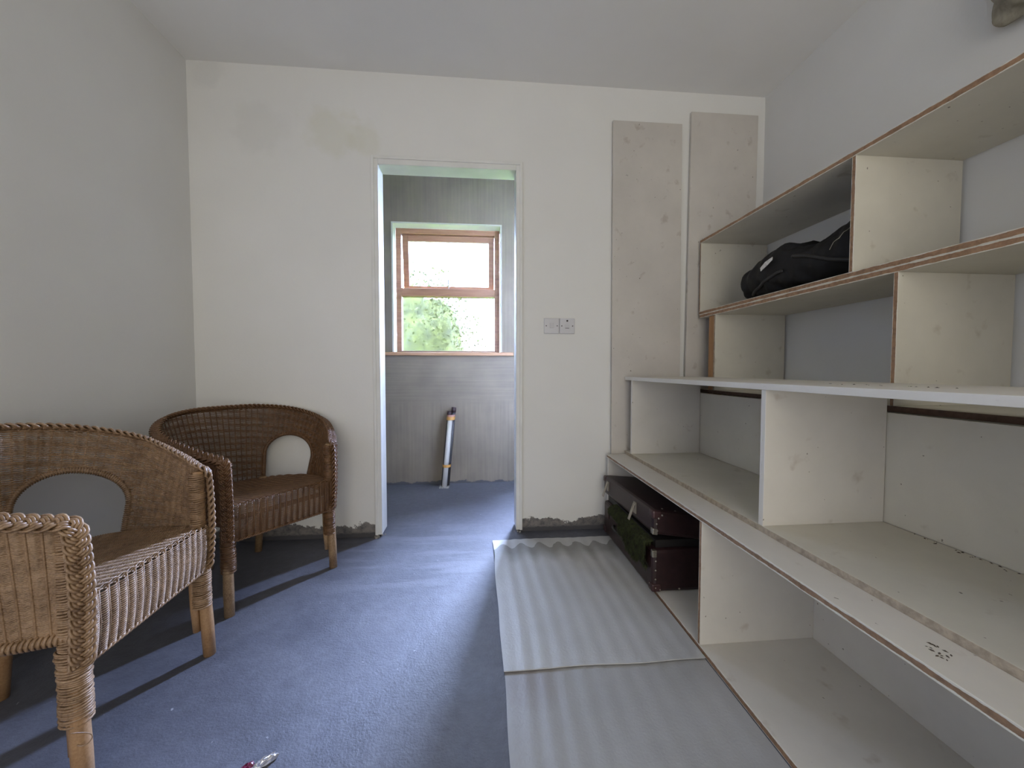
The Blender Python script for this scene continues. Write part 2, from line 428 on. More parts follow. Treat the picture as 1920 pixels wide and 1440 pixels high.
struct('wall_back', mb, 'wall_white', 'white end wall with a doorway in it')
RWX0, RWX1, RWZ0, RWZ1 = -0.50, 1.00, 0.08, 2.06
mb = MB().box(XL, RWX0, YR - .15, YR, 0, H).box(RWX1, XR, YR - .15, YR, 0, H).box(RWX0, RWX1, YR - .15, YR, RWZ1, H).box(RWX0, RWX1, YR - .15, YR, 0, RWZ0)
struct('wall_front', mb, 'wall_side', 'white wall behind the camera')
# outer wall of back room with two window holes
W1 = (-0.66, 0.186, 1.035, 2.03); W2 = (0.40, 0.68, 1.15, 2.25)
mb = MB()
xs = [XL, W1[0], W1[1], W2[0], W2[1], XT + .1]
for i in range(5):
    if i in (1, 3):
        mb.box(xs[i], xs[i + 1], YT, YT2, 0, (W1 if i == 1 else W2)[2]); mb.box(xs[i], xs[i + 1], YT, YT2, (W1 if i == 1 else W2)[3], H)
    else: mb.box(xs[i], xs[i + 1], YT, YT2, 0, H)
struct('wall_window', mb, 'cement_plaster', 'grey brushed cement wall with the wooden window, seen through the doorway')
struct('wall_side', MB().box(XT, XT + .1, YB + PT, YT, 0, H), 'cement_plaster', 'grey cement side wall of the small back room')

# rear window (behind the camera)
win = empty('window_3', ((RWX0 + RWX1) / 2, YR - .08, RWZ0)); win['kind'] = 'structure'; win['label'] = 'glazed opening in the wall behind the camera'
fr = MB()
for (a, b_, c, d) in ((RWX0, RWX0 + .05, RWZ0, RWZ1), (RWX1 - .05, RWX1, RWZ0, RWZ1), (RWX0 + .05, RWX1 - .05, RWZ0, RWZ0 + .05), (RWX0 + .05, RWX1 - .05, RWZ1 - .05, RWZ1)):
    fr.box(a, b_, YR - .12, YR - .06, c, d)
fr.build('window_frame', 'joinery_white', win)
MB().box(RWX0 + .04, RWX1 - .04, YR - .10, YR - .09, RWZ0 + .04, RWZ1 - .04).build('pane', 'opaque_backing', win)  # unseen opaque white backing, added to keep sky light out of the opening

# doorway lining
door = empty('door_1', ((DX0 + DX1) / 2, YB, 0)); door['kind'] = 'structure'; door['label'] = 'white painted doorway lining without a door leaf'
JL, JR, JH = -0.518, 0.205, 1.968
def jamb(x0, x1, outer):
    m_ = MB().box(x0, x1, YB - .006, YB + PT + .006, 0.012, DZ)
    o = m_.build('jamb', 'joinery_white', door, bevel=0.003); return o
jl = jamb(DX0 + .0, JL, -1); jr = jamb(JR, DX1, 1)
MB().box(JL, JR, YB - .006, YB + PT + .006, JH, DZ).build('head', 'joinery_white', door, bevel=0.003)
# raised outer bead of the lining (architrave step)
MB().box(DX0 - .004, DX0 + .011, YB - .012, YB - .004, 0.012, DZ + .012).build('bead', 'joinery_white', jl, bevel=0.002)
MB().box(DX1 - .011, DX1 + .004, YB - .012, YB - .004, 0.012, DZ + .012).build('bead', 'joinery_white', jr, bevel=0.002)
MB().box(DX0 + .011, DX1 - .011, YB - .012, YB - .004, DZ - .003, DZ + .012).build('bead', 'joinery_white', door, bevel=0.002)
def rubble(cx, cy, name='mortar'):
    m_ = MB()
    for k in range(9):
        x, y, r = cx + random.uniform(-.035, .035), cy + random.uniform(-.03, .03), random.uniform(.004, .011)
        V = [(x + r * math.cos(a) * random.uniform(.7, 1.2), y + r * math.sin(a) * random.uniform(.7, 1.2), z) for z, q in ((0, 1),) for a in np.linspace(0, 5.2, 6)]
        V += [(x * .4 + v[0] * .6, y * .4 + v[1] * .6, r * random.uniform(.7, 1.3)) for v in V]
        m_.add(V, [(i, (i + 1) % 6, 6 + (i + 1) % 6, 6 + i) for i in range(6)] + [tuple(range(6, 12))])
    return m_
rubble(DX0 + .02, YB + .01).build('mortar_crumbs', 'mortar_debris', door, kind='stuff')
rubble(DX1 - .01, YB + .02).build('mortar_crumbs', 'mortar_debris', door, kind='stuff')

# ------------------------------------------------------------------ windows of the back room
def window(name, W, label):
    x0, x1, z0, z1 = W
    root = empty(name, ((x0 + x1) / 2, 3.18, z0)); root['kind'] = 'structure'; root['label'] = label
    t = 0.012                                            # plastered reveal
    MB().box(x0, x0 + t, YT - .003, 3.15, z0, z1).build('reveal', 'reveal_white', root)
    MB().box(x1 - t, x1, YT - .003, 3.15, z0, z1).build('reveal', 'reveal_white', root)
    MB().box(x0 + t, x1 - t, YT - .003, 3.15, z1 - t, z1).build('reveal', 'reveal_white', root)
    fy0, fy1, fw = 3.15, 3.225, 0.040
    fx0, fx1, fz1 = x0 + t, x1 - t, z1 - t
    for a in ((fx0, fx0 + fw, z0, fz1), (fx1 - fw, fx1, z0, fz1)):
        MB().box(a[0], a[1], fy0, fy1, a[2], a[3]).build('stile', 'window_wood', root, bevel=.003)
    MB().box(fx0 + fw, fx1 - fw, fy0, fy1, fz1 - fw, fz1).build('top_rail', 'window_wood', root, bevel=.003)
    MB().box(fx0 + fw, fx1 - fw, fy0, fy1, z0, z0 + .016).build('bottom_rail', 'window_wood', root, bevel=.003)
    MB().box(fx0 + fw, fx1 - fw, fy0 - .004, fy1, 1.487, 1.549).build('transom', 'window_wood', root, bevel=.003)
    MB().box(fx0 + fw, fx1 - fw, 3.185, 3.191, z0 + .016, 1.487).build('pane', 'frosted_glass', root)
    # top-hung sash, swung out a little at the bottom
    sx0, sx1, sz0, sz1 = fx0 + fw + .005, fx1 - fw - .002, 1.553, fz1 - fw - .0015
    ang = math.radians(8); R = Matrix.Rotation(ang, 4, 'X'); piv = Vector((0, 3.19, sz1))
    def rot(mbx):
        mbx.v = [np.array([list(piv + (R @ (Vector(q) - piv))) for q in blk]) for blk in mbx.v]; return mbx
    sw = 0.046
    sm = MB()
    for a in ((sx0, sx0 + sw, sz0, sz1), (sx1 - sw, sx1, sz0, sz1), (sx0 + sw, sx1 - sw, sz1 - sw, sz1), (sx0 + sw, sx1 - sw, sz0, sz0 + sw * .6)):
        sm.box(a[0], a[1], 3.172, 3.214, a[2], a[3])
    sash = rot(sm).build('sash', 'window_wood', root, bevel=.002)
    rot(MB().box(sx0 + sw, sx1 - sw, 3.19, 3.196, sz0 + sw * .6, sz1 - sw)).build('pane', 'frosted_glass', sash)
    cx = (sx0 + sx1) / 2 + .0
    st = MB().tube([(cx, 3.16, 1.552), (cx - .002, 3.165, 1.60), (cx - .008, 3.175, 1.65)], [.005, .006, .004], 6)
    st.build('stay_handle', 'brass_metal', root, smooth=True)
    MB().box(x0 - .085, x1 + .09, YT - .030, 3.16, z0 - .026, z0).build('window_sill', 'sill_wood', root, bevel=.004)
    return root
window('window_1', W1, 'brown wooden frosted window above the pipes, top sash ajar')
x0, x1, z0, z1 = W2          # narrow clear side light, out of sight behind the end wall
w2 = empty('window_2', ((x0 + x1) / 2, 3.18, z0)); w2['kind'] = 'structure'; w2['label'] = 'tall narrow clear window hidden behind the end wall'
for a in ((x0, x0 + .012, z0, z1), (x1 - .012, x1, z0, z1), (x0 + .012, x1 - .012, z0, z0 + .02), (x0 + .012, x1 - .012, z1 - .02, z1)):
    MB().box(a[0], a[1], 3.15, 3.21, a[2], a[3]).build('frame_rail', 'window_wood', w2, bevel=.002)
MB().box(x0 + .012, x1 - .012, 3.18, 3.186, z0 + .02, z1 - .02).build('pane', 'clear_glass', w2)

# ------------------------------------------------------------------ garden outside
mb = MB(); mb.add([(-9, YT2, -.25), (9, YT2, -.25), (30, 60, -.25), (-30, 60, -.25)], [(0, 1, 2, 3)])
lawn = struct('lawn', mb, 'grass', 'green lawn outside the window')
def hedge(c, r, name, label):
    V = []; Fc = []; a_, b_ = 40, 26
    G = np.zeros((a_, b_, 3))
    for i in range(a_):
        th = 2 * math.pi * i / a_
        for j in range(b_):
            ph = math.pi * j / (b_ - 1)
            d = Vector((math.cos(th) * math.sin(ph), math.sin(th) * math.sin(ph), -math.cos(ph)))
            k = 1 + .22 * nz(d, 2.3) + .10 * nz(d, 7) + .05 * nz(d, 19)
            G[i, j] = (c[0] + r[0] * d.x * k, c[1] + r[1] * d.y * k, max(-.25, c[2] + r[2] * d.z * k))
    G = (G - np.array(c)) * .80 + np.array(c)
    G[:, :, 2] = np.maximum(G[:, :, 2], -.25)
    m_ = MB().grid(G, closed_u=True)
    rng = np.random.RandomState(3); n = 9000
    d = rng.normal(0, 1, (n, 3)); d /= np.linalg.norm(d, axis=1)[:, None]
    pc = np.array(c) + d * np.array(r) * rng.uniform(.72, 1.12, n)[:, None]; pc = pc[pc[:, 2] > -.2]
    for p in pc:
        u = rng.normal(0, 1, 3); u /= np.linalg.norm(u); v = np.cross(u, rng.normal(0, 1, 3)); v /= np.linalg.norm(v)
        l = rng.uniform(.014, .030); m_.add([p - u * l, p + v * l * .5, p + u * l, p - v * l * .5], [(0, 1, 2, 3)])
    return tag(m_.build(name, 'hedge_leaf', smooth=True), label, 'bush')
hedge((-.74, 5.0, .6), (.84, .5, 1.50), 'garden_bush', 'green bush in the garden, blurred behind the lower window pane')

# ------------------------------------------------------------------ shelving
def board(root, name, x0, x1, y0, y1, z0, z1, face='board_paint', front='edge_raw', extra=None, label=None):
    e = {'x-': 1}
    if extra: e.update({k: 1 for k in extra})
    return MB().box(x0, x1, y0, y1, z0, z1, 0, e).build(name, [face, front], root, bevel=.0012, label=label)
T = 0.018
# -- bottom unit on the floor
LX, LB, LZ, LE = 0.703, 1.095, 0.435, 2.052
u = empty('shelf_unit', ((LX + LB) / 2, 1.13, 0)); tag(u, 'low wide white shelf box on the floor holding the maroon suitcase', 'shelf unit', 'stacked shelf boxes')
board(u, 'bottom_board', LX, LB, .20, LE, 0, T)
board(u, 'top_board', LX, LB + .02, .20, LE, LZ - T, LZ, 'board_paint', 'edge_chipped')
board(u, 'end_panel', LX + .003, LB, LE - T, LE - .001, T, LZ - T, 'board_paint', 'edge_painted')
board(u, 'divider', LX + .001, LB, 1.145, 1.145 + T * .8, T, LZ - T)
board(u, 'end_panel', LX + .003, LB, .202, .20 + T, T, LZ - T)
MB().box(LB, LB + .008, .20, LE, 0, LZ - T).build('back_panel', 'board_paint', u)
# -- middle unit, set back on top of it
MX, MBK, ME = 0.806, 1.185, 2.056
MZ0, MZ1 = LZ, 0.861
u = empty('shelf_unit', ((MX + MBK) / 2, 1.03, MZ0)); tag(u, 'white middle shelf box with overhanging white top, set back on the low box', 'shelf unit', 'stacked shelf boxes')
board(u, 'bottom_board', MX, MBK, .0, ME, MZ0, MZ0 + T, 'board_cream', 'edge_taupe', ('y+',))
board(u, 'top_board', MX - .002, MBK + .03, .0, ME + .003, MZ1 - T, MZ1, 'board_paint', 'edge_painted', ('y+',))
for y in (1.965, 1.018, .07):
    board(u, 'divider', MX + .002, MBK, y, y + T, MZ0 + T, MZ1 - T, 'board_paint', 'edge_painted')
MB().box(MBK + .002, MBK + .011, .0, 1.985, MZ0 + T, .775).build('back_panel', 'board_cream', u)
# -- upper pair against the wall
UX, UB = 1.22, 1.606
u = empty('shelf_unit', ((UX + UB) / 2, 1.1, 0)); tag(u, 'cream shelf box between the white shelf top and the topmost box', 'shelf unit', 'stacked shelf boxes')
Z0, Z1 = .775, 1.203
board(u, 'bottom_board', UX, UB, .15, 2.04, Z0, Z0 + T, 'board_cream', 'edge_dark')
board(u, 'top_board', UX, UB, .15, 2.046, Z1 - T, Z1, 'board_cream', 'edge_raw')
board(u, 'end_panel', UX, UB, 1.900, 1.900 + T * .7, Z0 + T, Z1 - T, 'board_cream', 'edge_taupe')
board(u, 'divider', UX, UB, 1.030, 1.030 + T * .75, Z0 + T, Z1 - T, 'board_cream', 'edge_raw')
board(u, 'end_panel', UX, UB, .16, .16 + T, Z0 + T, Z1 - T, 'board_cream', 'edge_raw')
MB().box(UX + .012, UX + .05, 1.9135, 1.975, 0, Z0).build('post', 'raw_batten', u)
MB().box(UX + .012, UX + .05, 1.9135, 1.975, Z0 + T, Z1 - T).build('batten', 'raw_batten', u, bevel=.002, label='bare orange wood batten')
for (px, py) in ((UX + .012, .20), (UB - .05, 1.94), (UB - .05, .20)):
    MB().box(px, px + .038, py, py + .04, 0, Z0).build('post', 'raw_batten', u)
u = empty('shelf_unit', ((UX + UB) / 2, 1.1, Z1)); tag(u, 'topmost cream shelf box holding the black bag', 'shelf unit', 'stacked shelf boxes')
Z0, Z1 = 1.203, 1.612
board(u, 'bottom_board', UX, UB, .25, 2.052, Z0, Z0 + T, 'board_cream', 'edge_raw')
board(u, 'top_board', UX, UB, .25, 2.052, Z1 - T, Z1, 'board_cream', 'edge_raw')
board(u, 'end_panel', UX, UB, 2.052 - T * .6, 2.051, Z0 + T, Z1 - T, 'board_cream', 'edge_raw')
board(u, 'divider', UX, UB, 1.170, 1.170 + T * .8, Z0 + T, Z1 - T, 'board_cream', 'edge_raw')
board(u, 'end_panel', UX, UB, .252, .252 + T, Z0 + T, Z1 - T, 'board_cream', 'edge_raw')

# tall boards leaning on the end wall
def leaning(x0, x1, h, lean, tilt, label):
    m_ = MB().box(x0, x1, 2.066, 2.083, 0, h)
    for k in range(len(m_.v)):
        q = m_.v[k]; q[:, 1] += q[:, 2] / h * lean; q[:, 0] += q[:, 2] / h * tilt
    o = m_.build('wooden_board', 'tall_board', bevel=.002)
    return tag(o, label, 'board')
leaning(.737, 1.128, 2.25, .013, -.006, 'shorter of the two tall scuffed boards leaning on the end wall, nearer the doorway')
leaning(1.150, 1.540, 2.32, .013, .025, 'taller of the two scuffed boards leaning on the end wall, in the corner')

# ------------------------------------------------------------------ wicker chairs
def chair_meshes():
    tk = [0, .2, .4, .6, .8, 1.0]
    rx = [-.52, -.495, -.40, -.25, -.105, 0]; ry = [0, .14, .262, .318, .275, .212]; rz = [.735, .732, .713, .670, .618, .580]
    bx = [-.475, -.452, -.385, -.26, -.12, 0]; by = [0, .105, .195, .238, .232, .207]; bz = [.335, .335, .34, .345, .35, .35]
    def rim(t): a = np.abs(t); return np.stack([spline(a, tk, rx), np.sign(t) * spline(a, tk, ry), spline(a, tk, rz)], -1)
    def base(t): a = np.abs(t); return np.stack([spline(a, tk, bx), np.sign(t) * spline(a, tk, by), spline(a, tk, bz)], -1)
    def S(t, v):
        t, v = np.broadcast_arrays(np.asarray(t, float), np.asarray(v, float))
        vv = v[..., None]; w_ = vv ** 1.25
        p = base(t) * (1 - w_) + rim(t) * w_
        p[..., 2] = base(t)[..., 2] * (1 - v) + rim(t)[..., 2] * v
        return p
    def Nrm(t, v):
        e = 1e-3; t = np.asarray(t, float)
        du = S(np.minimum(t + e, 1), v) - S(np.maximum(t - e, -1), v); dv = S(t, np.minimum(v + e, 1)) - S(t, np.maximum(v - e, 0))
        n = np.cross(du, dv); return n / np.maximum(1e-9, np.linalg.norm(n, axis=-1))[..., None]
    OC, OW, OB, OV, OH = .43, .185, .07, .40, .28
    def in_open(t, v):
        d = (np.abs(t) - OC) / OW
        top = OV + OH * np.sqrt(np.clip(1 - d * d, 0, 1))
        return (np.abs(d) < 1) & (v < top) & (v > OB)
    out = {}
    # arc-length-uniform t
    tt = np.linspace(-1, 1, 801); q = S(tt, np.full(801, .6)); sl = np.concatenate([[0], np.cumsum(np.linalg.norm(np.diff(q, axis=0), axis=1))])
    NST = 62
    def t_of(s): return np.interp(s, np.linspace(0, 1, 801) * 0 + sl / sl[-1], tt)
    stakes = t_of((np.arange(NST) + .5) / NST)
    # woven wall
    wv = MB(); rows = 80; per = 4
    s_ = np.linspace(0, 1, NST * per + 1); t_ = t_of(s_); ph = s_ * NST * math.pi - math.pi / 2 + math.pi / 2
    rng = np.random.RandomState(5)
    for r_ in range(rows):
        v = np.clip(np.full(len(t_), (r_ + .5) / rows) + .0035 * np.sin(s_ * 40 + r_) * rng.uniform(.3, 1), 0, 1)
        n = Nrm(t_, v); off = .0019 * (np.abs(np.sin(s_ * NST * math.pi)) * 2 - 1)
        p = S(t_, v) + n * off[:, None]; p[:, 2] += .0022 * (((s_ * NST) % 1) - .5)
        keep = ~in_open(t_, v); idx = np.where(keep)[0]
        for seg in np.split(idx, np.where(np.diff(idx) > 1)[0] + 1):
            if len(seg) > 2: wv.tube(p[seg], .0021 * rng.uniform(.85, 1.12), 5, n[seg])
    out['woven_back'] = wv
    st = MB()
    for t0 in stakes:
        v = np.linspace(0, 1, 26); k = ~in_open(np.full(26, t0), v); idx = np.where(k)[0]; p = S(np.full(26, t0), v)
        for seg in np.split(idx, np.where(np.diff(idx) > 1)[0] + 1):
            if len(seg) > 1: st.tube(p[seg], .0024, 5)
    out['stakes'] = st
    # opening rims
    out['opening_rim'] = []
    for sg in (-1, 1):
        th = np.linspace(0, math.pi, 40)
        a = OC + OW * np.cos(th); v = OV + OH * np.sin(th)
        a = np.concatenate([np.full(12, OC + OW), a, np.full(12, OC - OW)]); v = np.concatenate([np.linspace(OB, OV, 12, endpoint=False), v, np.linspace(OV, OB, 12)])
        p = S(sg * a, v); n = Nrm(sg * a, v)
        m_ = MB().tube(p, .0075, 8, n)
        # cane binding wound round the rim
        L_ = np.concatenate([[0], np.cumsum(np.linalg.norm(np.diff(p, axis=0), axis=1))]); u_ = np.linspace(0, L_[-1], 700)
        pp = np.stack([np.interp(u_, L_, p[:, i]) for i in range(3)], -1); nn = np.stack([np.interp(u_, L_, n[:, i]) for i in range(3)], -1)
        T_ = np.gradient(pp, axis=0); T_ /= np.linalg.norm(T_, axis=1)[:, None]; B_ = np.cross(T_, nn); an = u_ / .0062 * 2 * math.pi
        m_.tube(pp + .0085 * (np.cos(an)[:, None] * nn + np.sin(an)[:, None] * B_), .0022, 4)
        out['opening_rim'].append(m_)
    # braid: up the front-left leg, round the rim, down the front-right leg
    t2 = np.linspace(-1, 1, 160); R_ = rim(t2); R_[:, 2] += .004
    dn = np.linspace(0, 1, 30)
    def drop(sg):
        x = .012 + .008 * np.sin(dn * math.pi); return np.stack([x, np.full(30, sg * .212) - sg * .006 * dn, .592 - (.592 - .285) * dn], -1)
    path = np.concatenate([drop(-1)[::-1], R_[2:-2], drop(1)])
    for _ in range(3): path[1:-1] = (path[:-2] + 2 * path[1:-1] + path[2:]) / 4
    L_ = np.concatenate([[0], np.cumsum(np.linalg.norm(np.diff(path, axis=0), axis=1))]); n_ = int(L_[-1] / .0032); u_ = np.linspace(0, L_[-1], n_)
    pp = np.stack([np.interp(u_, L_, path[:, i]) for i in range(3)], -1)
    T_ = np.gradient(pp, axis=0); T_ /= np.linalg.norm(T_, axis=1)[:, None]
    ctr = np.array([-.24, 0, .15]); side = pp - ctr; side -= T_ * (side * T_).sum(1)[:, None]; side /= np.linalg.norm(side, axis=1)[:, None]
    B_ = np.cross(T_, side)
    br = MB()
    for k in range(3):
        an = u_ / .058 * 2 * math.pi + k * 2 * math.pi / 3
        lat = .0125 * np.sin(an); hgt = .0060 * np.sin(2 * an) + .003; sl_ = .0125 * np.cos(an) * 2 * math.pi / .058
        pv = B_ - T_ * sl_[:, None]; pv /= np.linalg.norm(pv, axis=1)[:, None]
        for dd in (-1, 0, 1):
            br.tube(pp + B_ * lat[:, None] + side * hgt[:, None] + pv * (dd * .0060), .0034, 5, side)
    out['braided_rim'] = br
    # seat
    se = MB(); sk = MB()
    tb = np.linspace(0, 1, 200); bb = base(tb)
    def halfw(x): return np.interp(x, bb[:, 0], bb[:, 1]) - .004
    def seat_z(x, y): return .416 + .040 * (x / .47) - .012 * np.cos(np.clip(y / .25, -1, 1) * math.pi / 2) * np.sin(np.clip(-x / .47, 0, 1) * math.pi)
    xs_ = np.arange(-.466, .012, .0056)
    for i, x in enumerate(xs_):
        hw = halfw(min(x, 0)); n_ = max(6, int(2 * hw / .006)); y = np.linspace(-hw, hw, n_)
        xx = x - .02 * (1 - (y / .24) ** 2) * (-x / .47) * 0
        z = seat_z(x, y) + .0030 * (np.abs(np.sin(y / .024 * math.pi)) * 2 - 1); xo = .0020 * (((y / .024) % 1) - .5)
        if x > 0: z -= .003
        se.tube(np.stack([np.full(n_, x) + xo, y, z], -1), .0024, 5, np.tile([0, 0, 1.], (n_, 1)))
    for y in np.arange(-.228, .23, .024):
        xv = xs_[np.array([halfw(min(x, 0)) > abs(y) for x in xs_])]
        if len(xv) > 3: sk.tube(np.stack([xv, np.full(len(xv), y), seat_z(xv, np.full(len(xv), y))], -1), .0024, 5)
    out['woven_seat'] = se; out['seat_stakes'] = sk
    ap = MB(); sa = MB(); rr = 27
    for i in range(rr):
        f = i / (rr - 1); y = np.linspace(-.200, .200, 108); z = .413 - f * (.413 - .283) + .0030 * (((y / .024) % 1) - .5)
        x = .014 + .004 * np.sin(f * math.pi) + .0065 * np.abs(np.sin(y / .024 * math.pi)) - .006 * f
        ap.tube(np.stack([x, y, z], -1), .0021, 5, np.tile([1., 0, 0], (108, 1)))
    for y in np.arange(-.192, .2, .024): sa.tube([(.016, y, .42), (.018, y, .35), (.011, y, .281)], .0026, 5)
    # lower border of the apron: two twisted canes
    yb = np.linspace(-.205, .205, 120)
    for k in (0, 1): ap.tube(np.stack([.012 + .003 * np.cos(yb * 260 + k * math.pi), yb, .279 + .003 * np.sin(yb * 260 + k * math.pi)], -1), .0030, 5)
    out['woven_apron'] = ap; out['apron_stakes'] = sa
    # frame rails under the seat
    fr = MB(); tr = np.linspace(-1, 1, 80); p = base(tr); p[:, 2] -= .002; fr.tube(p, .010, 8)
    fr.tube([(-.005, -.2, .36), (-.005, .2, .36)], .010, 8)
    u_ = np.linspace(0, 1, 2600); Lr = np.concatenate([[0], np.cumsum(np.linalg.norm(np.diff(p, axis=0), axis=1))]); pp = np.stack([np.interp(u_ * Lr[-1], Lr, p[:, i]) for i in range(3)], -1)
    an = u_ * Lr[-1] / .0085 * 2 * math.pi
    T_ = np.gradient(pp, axis=0); T_ /= np.linalg.norm(T_, axis=1)[:, None]; s2 = np.cross(T_, [0, 0, 1.])
    fr.tube(pp + .0115 * (np.cos(an)[:, None] * s2 + np.sin(an)[:, None] * np.array([0, 0, 1.])), .0030, 4)
    out['seat_rail'] = fr
    # legs
    out['leg'] = []; out['leg_binding'] = []
    for sg in (-1, 1):
        path = [(-.006, sg * .200, .585), (-.004, sg * .202, .30), (.004, sg * .205, .10), (.008, sg * .206, 0)]
        m_ = MB().tube(path, [.014, .015, .0175, .0165], 14)
        m_.tube([(-.026, sg * .188, .33), (-.022, sg * .190, .16), (-.019, sg * .193, .085)], [.011, .011, .010], 10)
        out['leg'].append(m_)
        b_ = MB()
        zz = np.arange(.165, .580, .0052)
        for i, z in enumerate(zz):
            f = (z - .165) / .415
            an = np.linspace(0, 2 * math.pi, 17)[:-1]; jit = rng.uniform(-.0012, .0012); wide = .0215 if z < .32 else .0185
            cx = -.010 + (.003 if z < .3 else 0); cy = sg * (.199 if z < .32 else .200)
            pt = np.stack([cx + (wide + .004 * (z < .32) + jit) * np.cos(an), cy + (wide + jit) * np.sin(an), z + .0015 * np.sin(an + i)], -1)
            b_.tube(pt, .0030 * rng.uniform(.85, 1.15), 4, closed=True)
        out['leg_binding'].append(b_)
    for sg in (-1, 1):
        m_ = MB().tube([(-.425, sg * .118, .385), (-.440, sg * .110, .20), (-.452, sg * .102, 0)], [.016, .017, .016], 12)
        out['leg'].append(m_)
        b_ = MB()
        for z in np.arange(.325, .375, .0055):
            an = np.linspace(0, 2 * math.pi, 15)[:-1]
            b_.tube(np.stack([-.431 + .019 * np.cos(an), sg * .1145 + .019 * np.sin(an), np.full(14, z)], -1), .0030, 4, closed=True)
        out['leg_binding'].append(b_)
    return out
CH = chair_meshes()
def make_chair(loc, rz, wmat, pmat, label, shared=None):
    root = empty('wicker_armchair', loc, rz, base=(0, 0, 0)); tag(root, label, 'chair', 'wicker armchairs')
    made = []
    def part(name, mb_, m_, parent, kind=None):
        key = id(mb_)
        if shared is not None and key in shared:
            me = shared[key].copy(); me.materials[0] = M[m_]
        else:
            me = mb_.mesh(name, [m_], smooth=True)
            CACHE[key] = me
        o = bpy.data.objects.new(name, me); COL.objects.link(o); o.parent = parent
        if kind: o['kind'] = kind
        return o
    wb = part('woven_back', CH['woven_back'], wmat, root, 'stuff'); part('stakes', CH['stakes'], wmat, wb, 'stuff')
    for m_ in CH['opening_rim']: part('opening_rim', m_, wmat, wb)
    part('braided_rim', CH['braided_rim'], wmat, root)
    ws = part('woven_seat', CH['woven_seat'], wmat, root, 'stuff'); part('stakes', CH['seat_stakes'], wmat, ws, 'stuff')
    wa = part('woven_apron', CH['woven_apron'], wmat, root, 'stuff'); part('stakes', CH['apron_stakes'], wmat, wa, 'stuff')
    part('seat_rail', CH['seat_rail'], wmat, root)
    for lg, bd in zip(CH['leg'], CH['leg_binding']):
        l = part('leg', lg, pmat, root); part('leg_binding', bd, wmat, l)
    return root
CACHE = {}
near = make_chair((-.848, 1.060, 0), math.radians(3), 'wicker_tan', 'cane_pole_tan', 'lighter tan wicker armchair nearest the camera, cut off by the left edge')
far = make_chair((-.792, 1.630, 0), math.radians(-37), 'wicker_brown', 'cane_pole_brown', 'darker brown wicker armchair in the corner by the doorway', CACHE)
far.scale = (1, 1, .968)
# loose cane end hanging off the near chair's front leg
th = np.linspace(0, 1, 40)
lp = np.stack([.012 + .02 * np.sin(th * 6), -.235 + .05 * th + .012 * np.sin(th * 9), .165 - .05 * np.sin(th * math.pi) + .02 * th], -1)
o = MB().tube(lp, .0011, 5).build('loose_cane', 'wicker_tan', near, off=(0, 0, 0), smooth=True)

# ------------------------------------------------------------------ foam underlay sheets
def sheet(name, x0, x1, y0, y1, z, mname, label, amp, edge_wob):
    nx, ny = 170, 70; top = np.zeros((nx, ny, 3))
    for i in range(nx):
        for j in range(ny):
            u_, v_ = i / (nx - 1), j / (ny - 1)
            x = x0 + (x1 - x0) * u_; y = y0 + (y1 - y0) * v_
            if i == 0: x += edge_wob * nz((y * 3, .3, 1)) 
            y += (.008 * nz((x * 5, 2, 0)) if j in (0, ny - 1) else 0)
            h = amp * (.5 + .5 * math.sin(x * 2 * math.pi / .058 + 3.2 * nz((x * 1.6, y * 1.4, 4)))) * (.55 + .6 * abs(nz((x * 3, y * 1.5, 9))))
            h *= min(1, u_ * 9) * (1 if v_ < .96 else 1)
            top[i, j] = (x, y, z + h)
    bot = top.copy(); bot[:, :, 2] = z - .0022
    m_ = MB().grid(top).grid(bot[::-1])
    for E_ in ((top[0], bot[0]), (bot[-1], top[-1])): m_.grid(np.stack([E_[1], E_[0]]))
    m_.grid(np.stack([bot[:, -1], top[:, -1]])); m_.grid(np.stack([top[:, 0], bot[:, 0]]))
    return tag(m_.build(name, mname, smooth=True), label, 'underlay')
sheet('foam_sheet', .072, .698, -.25, 1.135, .0024, 'foam_near', 'grey-white rippled foam sheet on the floor nearest the camera', .0017, .012)
sheet('foam_sheet', .070, .698, 1.105, 1.982, .0085, 'foam_far', 'whiter rippled foam sheet on the floor beside the suitcase, scalloped damp mark at its end', .0021, .010)

# ------------------------------------------------------------------ suitcase
SX0, SX1, SY0, SY1, SZ = 0.682, 1.06, 1.436, 2.030, T + .0005
su = empty('suitcase', ((SX0 + SX1) / 2, (SY0 + SY1) / 2, SZ)); tag(su, 'old maroon suitcase with lid ajar, wedged in the low shelf box', 'suitcase')
BZ = SZ + .172
MB().box(SX0, SX1, SY0, SY1, SZ, BZ).build('body', 'suitcase_maroon', su, bevel=.014)
def lidrot(mbx):
    """lid hinged at the back edge, lifted at the front and a little more at the near end"""
    out = []
    for blk in mbx.v:
        q = blk.copy()
        f = (SX1 - q[:, 0]) / (SX1 - SX0); g = (SY1 - q[:, 1]) / (SY1 - SY0)
        q[:, 2] += .004 + f * (.036 + .022 * g); out.append(q)
    mbx.v = out; return mbx
LIDH = .098
lid = lidrot(MB().box(SX0 - .002, SX1, SY0 - .004, SY1 + .003, BZ, BZ + LIDH)).build('lid', 'suitcase_maroon', su, bevel=.015)
MB().box(SX0 + .02, SX1 - .01, SY0 + .02, SY1 - .02, BZ - .01, BZ + .03).build('lining', 'suitcase_black', su)
def band(z0, z1, rotf=None, par=su):
    m_ = MB()
    for y in (SY0 - .0035, SY1 - .012): m_.box(SX0 - .004, SX0 + .030, y, y + .016, z0, z1)
    return m_
